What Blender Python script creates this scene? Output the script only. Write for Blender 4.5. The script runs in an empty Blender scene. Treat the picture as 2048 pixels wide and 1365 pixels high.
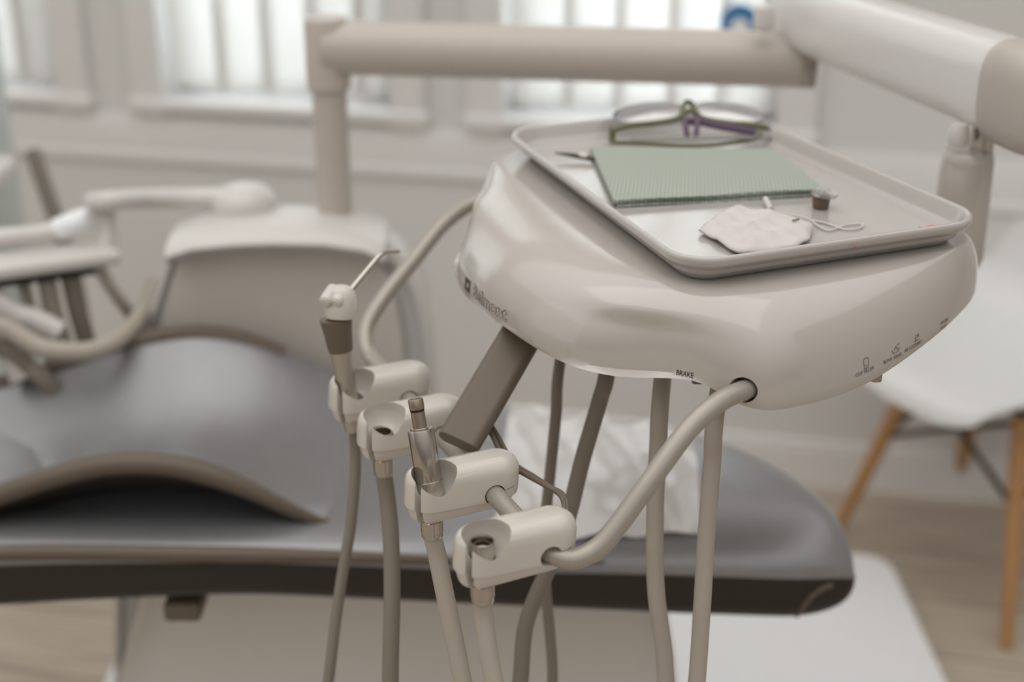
import bpy, bmesh, math, random
from mathutils import Vector, Matrix
from mathutils.bvhtree import BVHTree
random.seed(4)
S = bpy.context.scene
COL = S.collection
PI = math.pi

# ------------------------------------------------------------------ camera
F = 2048 * 50 / 36.0
PITCH = math.radians(22.7)
CH = 1.45
cd = bpy.data.cameras.new('camera'); cam = bpy.data.objects.new('camera', cd); COL.objects.link(cam)
cd.lens = 50; cd.sensor_width = 36; cd.clip_start = 0.02
cam.location = (0, 0, CH); cam.rotation_euler = (PI/2 - PITCH, 0, 0)
cd.dof.use_dof = True; cd.dof.focus_distance = 1.12; cd.dof.aperture_fstop = 2.6
S.camera = cam
# ------------------------------------------------------------------ world and exposure
w = bpy.data.worlds.new('world'); S.world = w; w.use_nodes = True
nt = w.node_tree; nt.nodes.clear()
out = nt.nodes.new('ShaderNodeOutputWorld'); bg = nt.nodes.new('ShaderNodeBackground')
tc = nt.nodes.new('ShaderNodeTexCoord'); sp = nt.nodes.new('ShaderNodeSeparateXYZ')
rp = nt.nodes.new('ShaderNodeValToRGB')
nt.links.new(tc.outputs['Generated'], sp.inputs[0])
mr = nt.nodes.new('ShaderNodeMapRange'); mr.inputs[1].default_value = -1; mr.inputs[2].default_value = 1
nt.links.new(sp.outputs['Z'], mr.inputs[0]); nt.links.new(mr.outputs[0], rp.inputs[0])
rp.color_ramp.elements[0].position = 0.46; rp.color_ramp.elements[0].color = (0.12, 0.105, 0.09, 1)
rp.color_ramp.elements[1].position = 0.85; rp.color_ramp.elements[1].color = (0.70, 0.68, 0.66, 1)
nt.links.new(rp.outputs[0], bg.inputs[0]); bg.inputs[1].default_value = 1.55
nt.links.new(bg.outputs[0], out.inputs[0])
S.view_settings.view_transform = 'Standard'; S.view_settings.look = 'None'
S.view_settings.gamma = 1; S.view_settings.exposure = 0.0; S.view_settings.use_curve_mapping = False
S.cycles.use_denoising = True
S.cycles.max_bounces = 6

def area(name, loc, target, sx, sy, power, color=(1, 1, 1)):
    l = bpy.data.lights.new(name, 'AREA'); l.shape = 'RECTANGLE'; l.size = sx; l.size_y = sy
    l.energy = power; l.color = color
    o = bpy.data.objects.new(name, l); COL.objects.link(o); o.location = loc
    o.rotation_euler = (Vector(target) - Vector(loc)).to_track_quat('-Z', 'Y').to_euler()
    return o
# back wall frame (the wall turns 12 degrees from the view)
WA = math.radians(12); WE = Vector((math.cos(WA), -math.sin(WA), 0)); WN = Vector((math.sin(WA), math.cos(WA), 0))
W0 = Vector((0.589, 2.70, 0))
def wp(s, d, z): return W0 + WE*s + WN*d + Vector((0, 0, z))
# daylight outside the three windows
for s, wd in ((-2.45, 1.1), (-1.27, .62), (-0.30, .72)):
    area('daylight', wp(s, .5, 1.45), wp(s, -.5, 1.30), wd+.1, 1.45, 82*wd, (0.87, 0.945, 1.0))
# added soft fill lamps, unseen: one over the chair, one from the left
area('overhead_fill', (-0.5, 1.0, 2.9), (-0.4, 1.4, 0), 2.4, 2.4, 14, (1, .95, .9))
area('left_fill', (-3.0, 0.6, 1.6), (0.2, 1.2, 0.9), 2.4, 2.2, 5, (.98, .98, 1))

# ------------------------------------------------------------------ pixel helpers (lay points out at real distances)
sP, cP = math.sin(PITCH), math.cos(PITCH)
def px(u, v, Z):
    a = (u-1024)/F; b = (v-682.5)/F
    return Vector((a*Z, Z*(cP-b*sP), CH - Z*(sP+b*cP)))
def onz(u, v, z):
    b = (v-682.5)/F
    return px(u, v, (CH-z)/(sP+b*cP))
def ony(u, v, y):
    b = (v-682.5)/F
    return px(u, v, y/(cP-b*sP))
def onwall(u, v):
    d = px(u, v, 1) - Vector((0, 0, CH))
    o = Vector((0, 0, CH)); t = (W0-o).dot(WN)/d.dot(WN); p = o+d*t
    return (p-W0).dot(WE), p.z
HA = math.radians(22.5); hs, hc = math.sin(HA), math.cos(HA)
U0 = 1.06
def hd(v, w, z):            # delivery head frame: v across, w along, z up
    u = w+U0
    return Vector((hc*v - hs*u, hs*v + hc*u, z))

# ------------------------------------------------------------------ materials
def mat(name, col, rough=.5, metal=0, coat=0, noise=0, nscale=30, bump=0, bscale=200, spec=.5, trans=0, alpha=1, sheen=0):
    m = bpy.data.materials.new(name); m.use_nodes = True
    n = m.node_tree; b = n.nodes['Principled BSDF']
    b.inputs['Base Color'].default_value = (*col, 1)
    b.inputs['Roughness'].default_value = rough; b.inputs['Metallic'].default_value = metal
    b.inputs['Coat Weight'].default_value = coat; b.inputs['Coat Roughness'].default_value = .10; b.inputs['Coat IOR'].default_value = 1.6
    b.inputs['Specular IOR Level'].default_value = spec
    b.inputs['Transmission Weight'].default_value = trans
    b.inputs['Sheen Weight'].default_value = sheen
    b.inputs['Alpha'].default_value = alpha
    t = n.nodes.new('ShaderNodeTexCoord')
    if noise:
        x = n.nodes.new('ShaderNodeTexNoise'); x.inputs['Scale'].default_value = nscale; x.inputs['Detail'].default_value = 4
        n.links.new(t.outputs['Object'], x.inputs['Vector'])
        r = n.nodes.new('ShaderNodeMixRGB'); r.inputs[1].default_value = (*[c*(1-noise) for c in col], 1)
        r.inputs[2].default_value = (*[min(1, c*(1+noise)) for c in col], 1)
        n.links.new(x.outputs['Fac'], r.inputs[0]); n.links.new(r.outputs[0], b.inputs['Base Color'])
    if bump:
        x = n.nodes.new('ShaderNodeTexNoise'); x.inputs['Scale'].default_value = bscale
        n.links.new(t.outputs['Object'], x.inputs['Vector'])
        q = n.nodes.new('ShaderNodeBump'); q.inputs['Strength'].default_value = bump; q.inputs['Distance'].default_value = .001
        n.links.new(x.outputs['Fac'], q.inputs['Height']); n.links.new(q.outputs[0], b.inputs['Normal'])
    return m
M = {}
M['white'] = mat('gloss_white_plastic', (.47, .437, .405), .16, coat=1.0, noise=.015, nscale=8)
M['holder'] = mat('holder_plastic', (.575, .54, .49), .25, coat=.4, noise=.02, nscale=60)
M['tray'] = mat('tray_plastic', (.47, .445, .425), .20, coat=.9, noise=.02, nscale=300, bump=.25, bscale=500)
M['bar'] = mat('satin_beige_metal', (.38, .35, .305), .33, metal=.35, noise=.02)
M['slab'] = mat('warm_grey_enamel', (.125, .098, .070), .45, noise=.02)
M['arm'] = mat('arm_enamel', (.50, .455, .41), .38, noise=.02, coat=.1)
M['armwhite'] = mat('arm_white_enamel', (.72, .705, .69), .22, noise=.015, coat=.5)
M['armend'] = mat('arm_end_plastic', (.46, .42, .385), .4, noise=.02, coat=.2)
M['hose'] = mat('grey_silicone_hose', (.20, .172, .138), .5, noise=.05, nscale=80)
M['hosel'] = mat('pale_silicone_hose', (.38, .34, .285), .45, noise=.04, nscale=80)
M['steel'] = mat('brushed_steel', (.50, .465, .425), .2, metal=1, noise=.06, nscale=200)
M['satin'] = mat('satin_steel', (.5, .46, .41), .38, metal=.9, noise=.04, nscale=100)
M['brass'] = mat('worn_brass', (.40, .34, .27), .3, metal=1, noise=.15, nscale=300)
M['black'] = mat('black_void', (.012, .009, .007), .6, noise=.1)
M['leather'] = mat('grey_leather', (.255, .258, .268), .36, noise=.08, nscale=60, bump=.3, bscale=350, spec=.75)
M['leather'].node_tree.nodes['Principled BSDF'].inputs['Coat Weight'].default_value = .8
M['leather'].node_tree.nodes['Principled BSDF'].inputs['Coat Roughness'].default_value = .38
M['leather'].node_tree.nodes['Principled BSDF'].inputs['Metallic'].default_value = .45
M['strut'] = mat('dark_grey_enamel', (.15, .13, .105), .5, noise=.03)
M['leathershade'] = mat('dark_leather_shade', (.020, .014, .009), .55, noise=.1, nscale=60)  # near-black leather, also paints the shade under cushion and shelf
M['piping'] = mat('taupe_piping', (.115, .088, .064), .45, noise=.05)
M['film'] = mat('clear_plastic_film', (.9, .87, .86), .12, trans=.35, noise=.03, coat=.6, bump=1.0, bscale=14)
M['basewhite'] = mat('base_white', (.84, .855, .87), .35, noise=.02)
M['basegloss'] = mat('pedestal_enamel', (.58, .55, .52), .22, noise=.02, coat=.7)
M['basegrey'] = mat('base_grey', (.46, .44, .42), .4, noise=.05, nscale=6)
M['cabface'] = mat('cabinet_face', (.60, .555, .50), .5, noise=.015)
M['cab'] = mat('cabinet_white', (.62, .60, .575), .3, noise=.015, coat=.3)
M['wall'] = mat('painted_wall', (.665, .655, .635), .8, noise=.01, nscale=4)
M['trim'] = mat('white_trim_paint', (.76, .75, .735), .5, noise=.01, nscale=5)
M['blind'] = mat('blind_fabric', (.78, .77, .75), .8, noise=.02, nscale=200)
M['wood'] = mat('beech_wood', (.44, .235, .095), .5, noise=.18, nscale=22)
M['wire'] = mat('dark_wire', (.06, .045, .03), .4, metal=.5, noise=.05)
M['shell'] = mat('chair_shell', (.75, .76, .75), .35, noise=.01)
M['green'] = mat('olive_frame', (.11, .125, .045), .3, noise=.1, nscale=120, coat=.4)
M['purple'] = mat('purple_frame', (.13, .085, .14), .35, noise=.1, nscale=120)
M['lens'] = mat('clear_lens', (.95, .95, .95), .03, trans=1.0, noise=.005)
M['brown'] = mat('brown_paste_cup', (.13, .085, .058), .45, noise=.15, nscale=300)
M['lid'] = mat('clear_lid', (.8, .78, .76), .1, trans=.6, coat=.5, noise=.05, nscale=400)
M['cotton'] = mat('white_pouch_paper', (.60, .565, .55), .7, noise=.04, nscale=120)
M['orange'] = mat('orange_plastic', (.75, .13, .06), .4, noise=.05)
M['rust'] = mat('brown_speck', (.35, .17, .10), .6, noise=.1)
M['ink'] = mat('dark_print', (.045, .033, .026), .6, noise=.1)
M['inkl'] = mat('grey_print', (.20, .165, .15), .6, noise=.1)
M['inkw'] = mat('pale_print', (.62, .56, .49), .4, noise=.03)
M['blue'] = mat('blue_sticker', (.04, .19, .42), .5, noise=.03)
M['glass'] = mat('window_glass', (1, 1, 1), .02, trans=1.0, noise=.003)
M['mist'] = mat('pale_green_plastic', (.48, .53, .50), .4, noise=.03)
def clear(k, gl, tint):
    n = M[k].node_tree; b = n.nodes['Principled BSDF']; o = n.nodes['Material Output']
    b.inputs['Transmission Weight'].default_value = 0; b.inputs['Roughness'].default_value = .05
    t = n.nodes.new('ShaderNodeBsdfTransparent'); t.inputs[0].default_value = (*tint, 1)
    g = n.nodes.new('ShaderNodeBsdfGlossy'); g.inputs['Roughness'].default_value = .05
    f = n.nodes.new('ShaderNodeFresnel'); f.inputs[0].default_value = 1.5
    a = n.nodes.new('ShaderNodeMath'); a.operation = 'MULTIPLY_ADD'; a.inputs[1].default_value = 1.0; a.inputs[2].default_value = gl; a.use_clamp = True
    m = n.nodes.new('ShaderNodeMixShader'); n.links.new(f.outputs[0], a.inputs[0]); n.links.new(a.outputs[0], m.inputs[0])
    n.links.new(t.outputs[0], m.inputs[1]); n.links.new(g.outputs[0], m.inputs[2]); n.links.new(m.outputs[0], o.inputs[0])
clear('glass', .0, (.97, .98, .98)); clear('lens', .30, (.93, .92, .93)); clear('lid', .22, (.86, .84, .82))
# blinds let daylight through
n = M['blind'].node_tree; b = n.nodes['Principled BSDF']; o_ = n.nodes['Material Output']
tr = n.nodes.new('ShaderNodeBsdfTranslucent'); tr.inputs[0].default_value = (.8, .79, .77, 1)
mx = n.nodes.new('ShaderNodeMixShader'); mx.inputs[0].default_value = .45
n.links.new(b.outputs[0], mx.inputs[1]); n.links.new(tr.outputs[0], mx.inputs[2]); n.links.new(mx.outputs[0], o_.inputs[0])
# napkin: woven emboss
def napkin_mat():
    m = mat('green_bib_paper', (.42, .475, .41), .8); n = m.node_tree; b = n.nodes['Principled BSDF']
    t = n.nodes.new('ShaderNodeTexCoord'); mp = n.nodes.new('ShaderNodeMapping'); mp.inputs['Rotation'].default_value = (0, 0, .12)
    n.links.new(t.outputs['Object'], mp.inputs[0])
    facs = []
    for d in ('X', 'Y'):
        wv = n.nodes.new('ShaderNodeTexWave'); wv.bands_direction = d; wv.inputs['Scale'].default_value = 88
        n.links.new(mp.outputs[0], wv.inputs['Vector']); facs.append(wv.outputs['Fac'])
    mu = n.nodes.new('ShaderNodeMath'); mu.operation = 'MULTIPLY'
    n.links.new(facs[0], mu.inputs[0]); n.links.new(facs[1], mu.inputs[1])
    r = n.nodes.new('ShaderNodeMixRGB'); r.inputs[1].default_value = (.28, .32, .275, 1); r.inputs[2].default_value = (.52, .56, .50, 1)
    n.links.new(mu.outputs[0], r.inputs[0]); n.links.new(r.outputs[0], b.inputs['Base Color'])
    q = n.nodes.new('ShaderNodeBump'); q.inputs['Strength'].default_value = .5; q.inputs['Distance'].default_value = .0006; q.invert = True
    n.links.new(mu.outputs[0], q.inputs['Height']); n.links.new(q.outputs[0], b.inputs['Normal'])
    return m
M['bib'] = napkin_mat()
def floor_mat():
    m = mat('plank_floor', (.3, .25, .2), .5); n = m.node_tree; b = n.nodes['Principled BSDF']
    t = n.nodes.new('ShaderNodeTexCoord'); mp = n.nodes.new('ShaderNodeMapping'); mp.inputs['Rotation'].default_value = (0, 0, WA)
    n.links.new(t.outputs['Object'], mp.inputs[0])
    br = n.nodes.new('ShaderNodeTexBrick'); br.inputs['Scale'].default_value = 1; br.inputs['Brick Width'].default_value = 1.38
    br.inputs['Row Height'].default_value = .18; br.inputs['Mortar Size'].default_value = .002
    br.inputs['Color1'].default_value = (.48, .41, .33, 1); br.inputs['Color2'].default_value = (.40, .335, .265, 1)
    br.inputs['Mortar'].default_value = (.13, .10, .08, 1)
    n.links.new(mp.outputs[0], br.inputs['Vector'])
    nz = n.nodes.new('ShaderNodeTexNoise'); nz.inputs['Scale'].default_value = 5
    m2 = n.nodes.new('ShaderNodeMapping'); m2.inputs['Scale'].default_value = (1, 14, 1); n.links.new(mp.outputs[0], m2.inputs[0])
    n.links.new(m2.outputs[0], nz.inputs['Vector'])
    r = n.nodes.new('ShaderNodeMixRGB'); r.blend_type = 'OVERLAY'; r.inputs[0].default_value = .45
    n.links.new(br.outputs[0], r.inputs[1]); n.links.new(nz.outputs['Fac'], r.inputs[2]); n.links.new(r.outputs[0], b.inputs['Base Color'])
    return m
M['floor'] = floor_mat()

# ------------------------------------------------------------------ object helpers
def thing(name, label, cat, loc, group=None):
    o = bpy.data.objects.new(name, None); COL.objects.link(o); o.location = loc; o.empty_display_size = .02
    o['label'] = label; o['category'] = cat
    if group: o['group'] = group
    return o
def rootloc(o):
    v = Vector((0, 0, 0))
    while o is not None: v += o.location; o = o.parent
    return v
def link(name, me, m, parent=None, sharp=35, label=None):
    me.name = name
    o = bpy.data.objects.new(name, me); COL.objects.link(o)
    if m is not None: me.materials.append(m)
    for p in me.polygons: p.use_smooth = True
    if sharp: me.set_sharp_from_angle(angle=math.radians(sharp))
    if parent is not None:
        o.parent = parent
        o.matrix_parent_inverse = Matrix.Identity(4)
        me.transform(Matrix.Translation(-rootloc(parent)))
    if label: o['label'] = label
    return o
def solo(o, label, cat, group=None):        # a thing that is one mesh: put its origin at its base
    me = o.data; xs = [v.co for v in me.vertices]
    c = sum((v for v in xs), Vector())/len(xs); c.z = min(v.z for v in xs)
    me.transform(Matrix.Translation(-c)); o.location = c
    o['label'] = label; o['category'] = cat
    if group: o['group'] = group
    return o
def struct(o): o['kind'] = 'structure'; return o
def mesh(verts, faces):
    me = bpy.data.meshes.new('m'); me.from_pydata([tuple(v) for v in verts], [], faces)
    bm = bmesh.new(); bm.from_mesh(me); bmesh.ops.recalc_face_normals(bm, faces=bm.faces); bm.to_mesh(me); bm.free()
    return me
def join(*ms):
    bm = bmesh.new()
    for m in ms: bm.from_mesh(m)
    me = bpy.data.meshes.new('m'); bm.to_mesh(me); bm.free(); return me
def loft(rings, cap0=True, cap1=True, closed=True):
    n = len(rings[0]); V = [p for r in rings for p in r]; Fc = []
    for i in range(len(rings)-1):
        for j in range(n if closed else n-1):
            k = (j+1) % n
            Fc.append((i*n+j, i*n+k, (i+1)*n+k, (i+1)*n+j))
    if cap0: Fc.append(tuple(range(n-1, -1, -1)))
    if cap1: Fc.append(tuple((len(rings)-1)*n+j for j in range(n)))
    return mesh(V, Fc)
def catmull(P, k=8, closed=False):
    P = [Vector(p) for p in P]; n = len(P); out = []
    def g(i): return P[i % n] if closed else P[max(0, min(n-1, i))]
    for i in range(n if closed else n-1):
        a, b, c, d = g(i-1), g(i), g(i+1), g(i+2)
        for j in range(k):
            t = j/k
            out.append(.5*((2*b)+(c-a)*t+(2*a-5*b+4*c-d)*t*t+(3*b-a-3*c+d)*t**3))
    if not closed: out.append(P[-1])
    return out
def tube(P, r, seg=14, k=8, smooth=True, cap=True, flat=None, up=None):
    pts = catmull(P, k) if smooth else [Vector(p) for p in P]
    n = len(pts); rings = []
    T = [(pts[min(i+1, n-1)]-pts[max(i-1, 0)]).normalized() for i in range(n)]
    a = up if up is not None else (Vector((0, 0, 1)) if abs(T[0].z) < .9 else Vector((1, 0, 0)))
    N = (a-T[0]*a.dot(T[0])).normalized()
    for i in range(n):
        N = (N-T[i]*N.dot(T[i])).normalized(); B = T[i].cross(N)
        f = i/(n-1); rr = r(f) if callable(r) else r
        f2 = flat or 1
        rings.append([pts[i]+N*(math.cos(2*PI*j/seg)*rr)+B*(math.sin(2*PI*j/seg)*rr*f2) for j in range(seg)])
    return loft(rings, cap, cap)
def lathe(prof, p0, axis=(0, 0, 1), seg=32, cap0=True, cap1=True):   # prof: (radius, height)
    axis = Vector(axis).normalized(); a = Vector((1, 0, 0)) if abs(axis.x) < .8 else Vector((0, 1, 0))
    N = (a-axis*a.dot(axis)).normalized(); B = axis.cross(N); p0 = Vector(p0)
    return loft([[p0+axis*h+N*(r*math.cos(2*PI*j/seg))+B*(r*math.sin(2*PI*j/seg)) for j in range(seg)] for r, h in prof], cap0, cap1)
def box(c, s, bev=0, rot=None, segs=3):
    bm = bmesh.new(); bmesh.ops.create_cube(bm, size=1)
    for v in bm.verts: v.co = Vector((v.co.x*s[0], v.co.y*s[1], v.co.z*s[2]))
    if bev: bmesh.ops.bevel(bm, geom=bm.edges[:], offset=bev, segments=segs, affect='EDGES', profile=.5)
    me = bpy.data.meshes.new('m')
    if rot is not None:
        for v in bm.verts: v.co = rot @ v.co
    for v in bm.verts: v.co += Vector(c)
    bm.to_mesh(me); bm.free(); return me
def boolean(base, cutters):
    o = bpy.data.objects.new('tmp', base); COL.objects.link(o); cs = []
    for c in cutters:
        k = bpy.data.objects.new('tmpc', c); COL.objects.link(k); cs.append(k)
        m = o.modifiers.new('b', 'BOOLEAN'); m.operation = 'DIFFERENCE'; m.object = k; m.solver = 'EXACT'
    dg = bpy.context.evaluated_depsgraph_get(); dg.update()
    me = bpy.data.meshes.new_from_object(o.evaluated_get(dg))
    for k in cs+[o]: bpy.data.objects.remove(k)
    return me
RZ = lambda a: Matrix.Rotation(a, 3, 'Z')

# ================================================================== ROOM
ft = box((0, 1.2, -.05), (9, 8.4, .1)); struct(link('floor', ft, M['floor'], sharp=30))
win = [(-3.3, onwall(122, 190)[0]), (onwall(336, 190)[0], onwall(783, 200)[0]), (onwall(1010, 200)[0], onwall(1557, 200)[0])]
ZS, ZT = .76, 2.15
def wbox(s0, s1, z0, z1, d0, d1, bev=0):
    return box(wp((s0+s1)/2, (d0+d1)/2, (z0+z1)/2), (s1-s0, d1-d0, z1-z0), bev, RZ(-WA))
edges = [-3.9]
for a, b in win: edges += [a, b]
edges.append(2.3)
pcs = [wbox(-3.9, 2.3, 0, ZS, 0, .16), wbox(-3.9, 2.3, ZT, 2.7, 0, .16)]
for i in range(0, len(edges), 2): pcs.append(wbox(edges[i], edges[i+1], ZS, ZT, 0, .16))
struct(link('wall_back', join(*pcs), M['wall']))
struct(link('wall_left', box(wp(-3.9, -2.2, 1.35), (.12, 4.6, 2.7), 0, RZ(-WA)), M['wall']))
struct(link('wall_right', box(wp(2.3, -1.2, 1.35), (.12, 2.6, 2.7), 0, RZ(-WA)), M['wall']))
struct(link('baseboard_back', join(wbox(-3.84, 2.24, 0, .085, -.018, 0), wbox(-3.84, 2.24, .085, .10, -.012, 0, .003)), M['trim']))
# moulding under the windows
_, zr = onwall(640, 330)
struct(link('trim_1', join(wbox(-3.84, 1.0, zr-.012, zr+.012, -.012, 0, .003), wbox(-3.84, .60, zr+.012, ZS-.035, -.008, 0, .002)), M['trim']))
for i, (a, b) in enumerate(win):
    fr = []
    t = .05
    for s0, s1, z0, z1 in ((a, b, ZS, ZS+.045), (a, b, ZT-.045, ZT), (a, a+.04, ZS, ZT), (b-.04, b, ZS, ZT)):
        fr.append(wbox(s0, s1, z0, z1, .05, .10, .004))
    wn = struct(link('window_%d' % (i+1), join(*fr), M['trim']))
    gl = link('pane', wbox(a+.03, b-.03, ZS+.03, ZT-.03, .072, .078), M['glass'], wn)
    ar = [wbox(a-.075, a, ZS-.035, ZT+.07, -.022, 0, .005), wbox(b, b+.075, ZS-.035, ZT+.07, -.022, 0, .005),
          wbox(a-.075, b+.075, ZT, ZT+.075, -.022, 0, .005)]
    link('architrave', join(*ar), M['trim'], wn)
    link('window_sill', wbox(a-.08, b+.08, ZS-.022, ZS+.004, -.028, .05, .005), M['trim'], wn)
    # vertical blind: overlapping curved slats, slightly turned
    sl = []; pitch = .100; s = a+.03; q = 0
    while s < b-.02:
        ang = math.radians([12, 15, 11, 26, 13][q % 5]); cx = s+pitch*.5
        rows = []
        for j in range(9):
            f = j/8-.5; bow = .006*(1-4*f*f)
            rows.append((f*.124*math.cos(ang), f*.124*math.sin(ang)+bow))
        rows2 = [(x, y+.0012) for x, y in reversed(rows)]
        ring = rows+rows2
        top = [wp(cx+x, .0+y, ZT-.03) for x, y in ring]; bot = [wp(cx+x, .0+y, ZS+.03) for x, y in ring]
        sl.append(loft([bot, top]))
        s += pitch; q += 1
    rail = wbox(a+.01, b-.01, ZT-.03, ZT, -.02, .035, .003)
    ob = link('vertical_blind', join(*sl, rail), M['blind'], sharp=50)
    solo(ob, ['white vertical blind in the window at the left edge of the photo',
              'white vertical blind in the middle window behind the pole',
              'white vertical blind in the right-hand window above the glasses'][i], 'blind', 'vertical blinds in the windows')
ys = struct(link('outdoor_backdrop', wbox(-4.2, 2.4, -.2, 2.4, 1.5, 1.62), mat('backdrop_grey', (.30, .29, .28), .9, noise=.06, nscale=3)))  # unseen backdrop, added so gaps between the slats look darker
# round blue sticker on the right-hand window
p = onwall(1482, 40)
me = lathe([(.0, 0), (.036, 0), (.036, .0015), (.0, .0015)], wp(p[0], -.034, p[1]), -WN, 40, False, False)
st = thing('round_sticker', 'round blue and white sticker in front of the right-hand blind', 'sticker', wp(p[0], -.034, p[1]-.036))
link('disc', me, M['blue'], st)
link('disc_center', lathe([(.0, 0), (.017, 0), (.017, .001), (0, .001)], wp(p[0], -.0355, p[1]-.008), -WN, 32, False, False), M['basewhite'], st, label='pale centre of the sticker')

# ================================================================== DELIVERY UNIT
unit = thing('delivery_unit', 'glossy white dental delivery head carrying the tray and handpiece holders', 'dental unit', hd(.62, 0, 1.0))
half = [(.415, 0), (.419, .045), (.429, .09), (.446, .133), (.476, .166), (.505, .195), (.527, .2145), (.549, .2325), (.578, .237), (.645, .228), (.715, .205), (.77, .178), (.82, .14), (.855, .085)]
bot_n = [Vector((v, -w_, 0)) for v, w_ in half]
far = [(v, w_*1.12+.012) for v, w_ in half]
outl = [Vector((v, w_, 0)) for v, w_ in reversed(far[1:])] + bot_n + [Vector((.865, .0, 0))]
def resample(P, n):
    L = [0]
    for i in range(len(P)): L.append(L[-1]+(P[(i+1) % len(P)]-P[i]).length)
    out = []
    for k in range(n):
        d = L[-1]*k/n; i = max(j for j in range(len(P)) if L[j] <= d)
        f = (d-L[i])/max(1e-9, L[i+1]-L[i]); out.append(P[i].lerp(P[(i+1) % len(P)], f))
    return out
NB = 220
OB = resample(catmull(outl, 10, True), NB)
cen = Vector((.65, .02, 0))
def rrect(v0, v1, w0, w1, r, n=12):
    pts = []
    for (cx, cy, a0) in ((v1-r, w1-r, 0), (v0+r, w1-r, 90), (v0+r, w0+r, 180), (v1-r, w0+r, 270)):
        for k in range(n+1):
            a = math.radians(a0+90*k/n); pts.append(Vector((cx+r*math.cos(a), cy+r*math.sin(a), 0)))
    return pts
TOPR = rrect(.512, .80, -.168, .252, .045)
def ray_to(poly, d):            # polar distance from cen in direction d
    best = 0
    for i in range(len(poly)):
        a = poly[i]-cen; b = poly[(i+1) % len(poly)]-cen
        e = b-a; den = d.x*e.y-d.y*e.x
        if abs(den) < 1e-12: continue
        t = (a.x*e.y-a.y*e.x)/den; s_ = (a.x*d.y-a.y*d.x)/den
        if t > 0 and -1e-6 <= s_ <= 1+1e-6: best = max(best, t)
    return best
OT = []
for p in OB:
    d = (p-cen).normalized(); r = ray_to(TOPR, d); OT.append(cen+d*min(r, (p-cen).length*.96))
def sst(a, b, x):
    t = max(0, min(1, (x-a)/(b-a))); return t*t*(3-2*t)
def zb(p):                      # skirt hangs lower at the two ends
    z = .9975-.003*sst(-.02, -.10, p.y) if False else .9985-.0045*sst(.02, .12, -p.y)
    z += .007*sst(.15, .195, abs(p.y))*(1-sst(.505, .54, p.x))
    z -= .010*sst(.505, .55, p.x)
    z -= .0075*sst(0, .08, p.y)
    return z+.024*sst(.60, .80, p.x)
ZTOP = 1.0665
rings = []
def ringat(fn): rings.append([fn(i) for i in range(NB)])
ringat(lambda i: hd(*(OB[i].lerp(cen, .10)).xy, zb(OB[i])+.004))
ringat(lambda i: hd(*(OB[i].lerp(cen, .018)).xy, zb(OB[i])+.0005))
ringat(lambda i: hd(*(OB[i].lerp(cen, .004)).xy, zb(OB[i])+.001))
NPR = 34; NE = 2.35
for k in range(NPR+1):
    ph = PI/2*k/NPR
    c = math.cos(ph)**(2/NE) if k < NPR else 0; s_ = math.sin(ph)**(2/NE)
    def fn(i, c=c, s_=s_):
        p = OT[i].lerp(OB[i], c); z0 = zb(OB[i])+.004
        h = s_
        # scooped arch in both flanks behind the holder bar
        ww = OB[i].y; g = math.exp(-((abs(ww)-.158)/.036)**2) if OB[i].x < .56 else 0
        arch = g*(1-sst(.50, .78, h))
        q = p.lerp(cen, .036*arch)
        return hd(q.x, q.y, z0+(ZTOP-z0)*h)
    ringat(fn)
for f in (.06, .3, .6, .9):
    ringat(lambda i: hd(*(OT[i].lerp(cen, f)).xy, ZTOP+.0006*(f > .1)))
housing_me = loft(rings)
bvh = BVHTree.FromPolygons([v.co.copy() for v in housing_me.vertices], [tuple(p.vertices) for p in housing_me.polygons])
BARN = [px(1610, 735, 1.16), px(1550, 757, 1.12), px(1488, 781, 1.078), px(1436, 806, 1.06), px(1375, 862, 1.05), px(1300, 963, 1.043), px(1235, 1052, 1.042), px(1195, 1097, 1.042),
        px(1150, 1118, 1.042), px(1110, 1111, 1.045), px(1080, 1090, 1.052)]
bN, bF = px(1080, 1090, 1.052), px(742, 716, 1.372)
bd = (bF-bN).normalized()
mid = [bN+(bF-bN)*t for t in (.06, .25, .5, .75, .94)]
BARF = [bF, px(731, 690, 1.385), px(735, 650, 1.40), px(770, 592, 1.415), px(828, 520, 1.445), px(888, 447, 1.47), px(950, 405, 1.49), px(1010, 400, 1.47)]
hole = lathe([(.0102, -.05), (.0102, .04)], px(1490, 779, 1.079), (px(1436, 805, 1.06)-px(1550, 757, 1.12)), 28)
hme = boolean(housing_me, [hole])
hous = link('housing', hme, M['white'], unit, sharp=50)
link('handle_bar', tube(BARN+mid+BARF, .0079, 20, 6), M['bar'], unit)
# bracket between head and bar
sa, sb = px(1052, 655, 1.222), px(927, 868, 1.166)
dirn = (sb-sa).normalized(); wid = (px(1075, 697, 1.165)-px(1000, 655, 1.175)); wid = (wid-dirn*wid.dot(dirn)).normalized(); dep = dirn.cross(wid)
R3 = Matrix((wid, dep, dirn)).transposed()
def rrect2(hx, hy, r, z, n=8):
    pts = []
    for (cx, cy, a0) in ((hx-r, hy-r, 0), (-hx+r, hy-r, 90), (-hx+r, -hy+r, 180), (hx-r, -hy+r, 270)):
        for k in range(n+1):
            a = math.radians(a0+90*k/n); pts.append(Vector((cx+r*math.cos(a), cy+r*math.sin(a), z)))
    return pts
hlen = ((sb-sa).length+.03)/2
sm = loft([rrect2(.0175, .0072, .0068, -hlen), rrect2(.0182, .0078, .0074, -hlen+.0006), rrect2(.0182, .0078, .0074, hlen-.0006), rrect2(.0175, .0072, .0068, hlen)])
sm.transform(R3.to_4x4()); sm.transform(Matrix.Translation((sa+sb)/2 - dirn*.005))
link('bracket', sm, M['slab'], unit, label='flat grey bracket from the head down to the holder bar')
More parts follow.
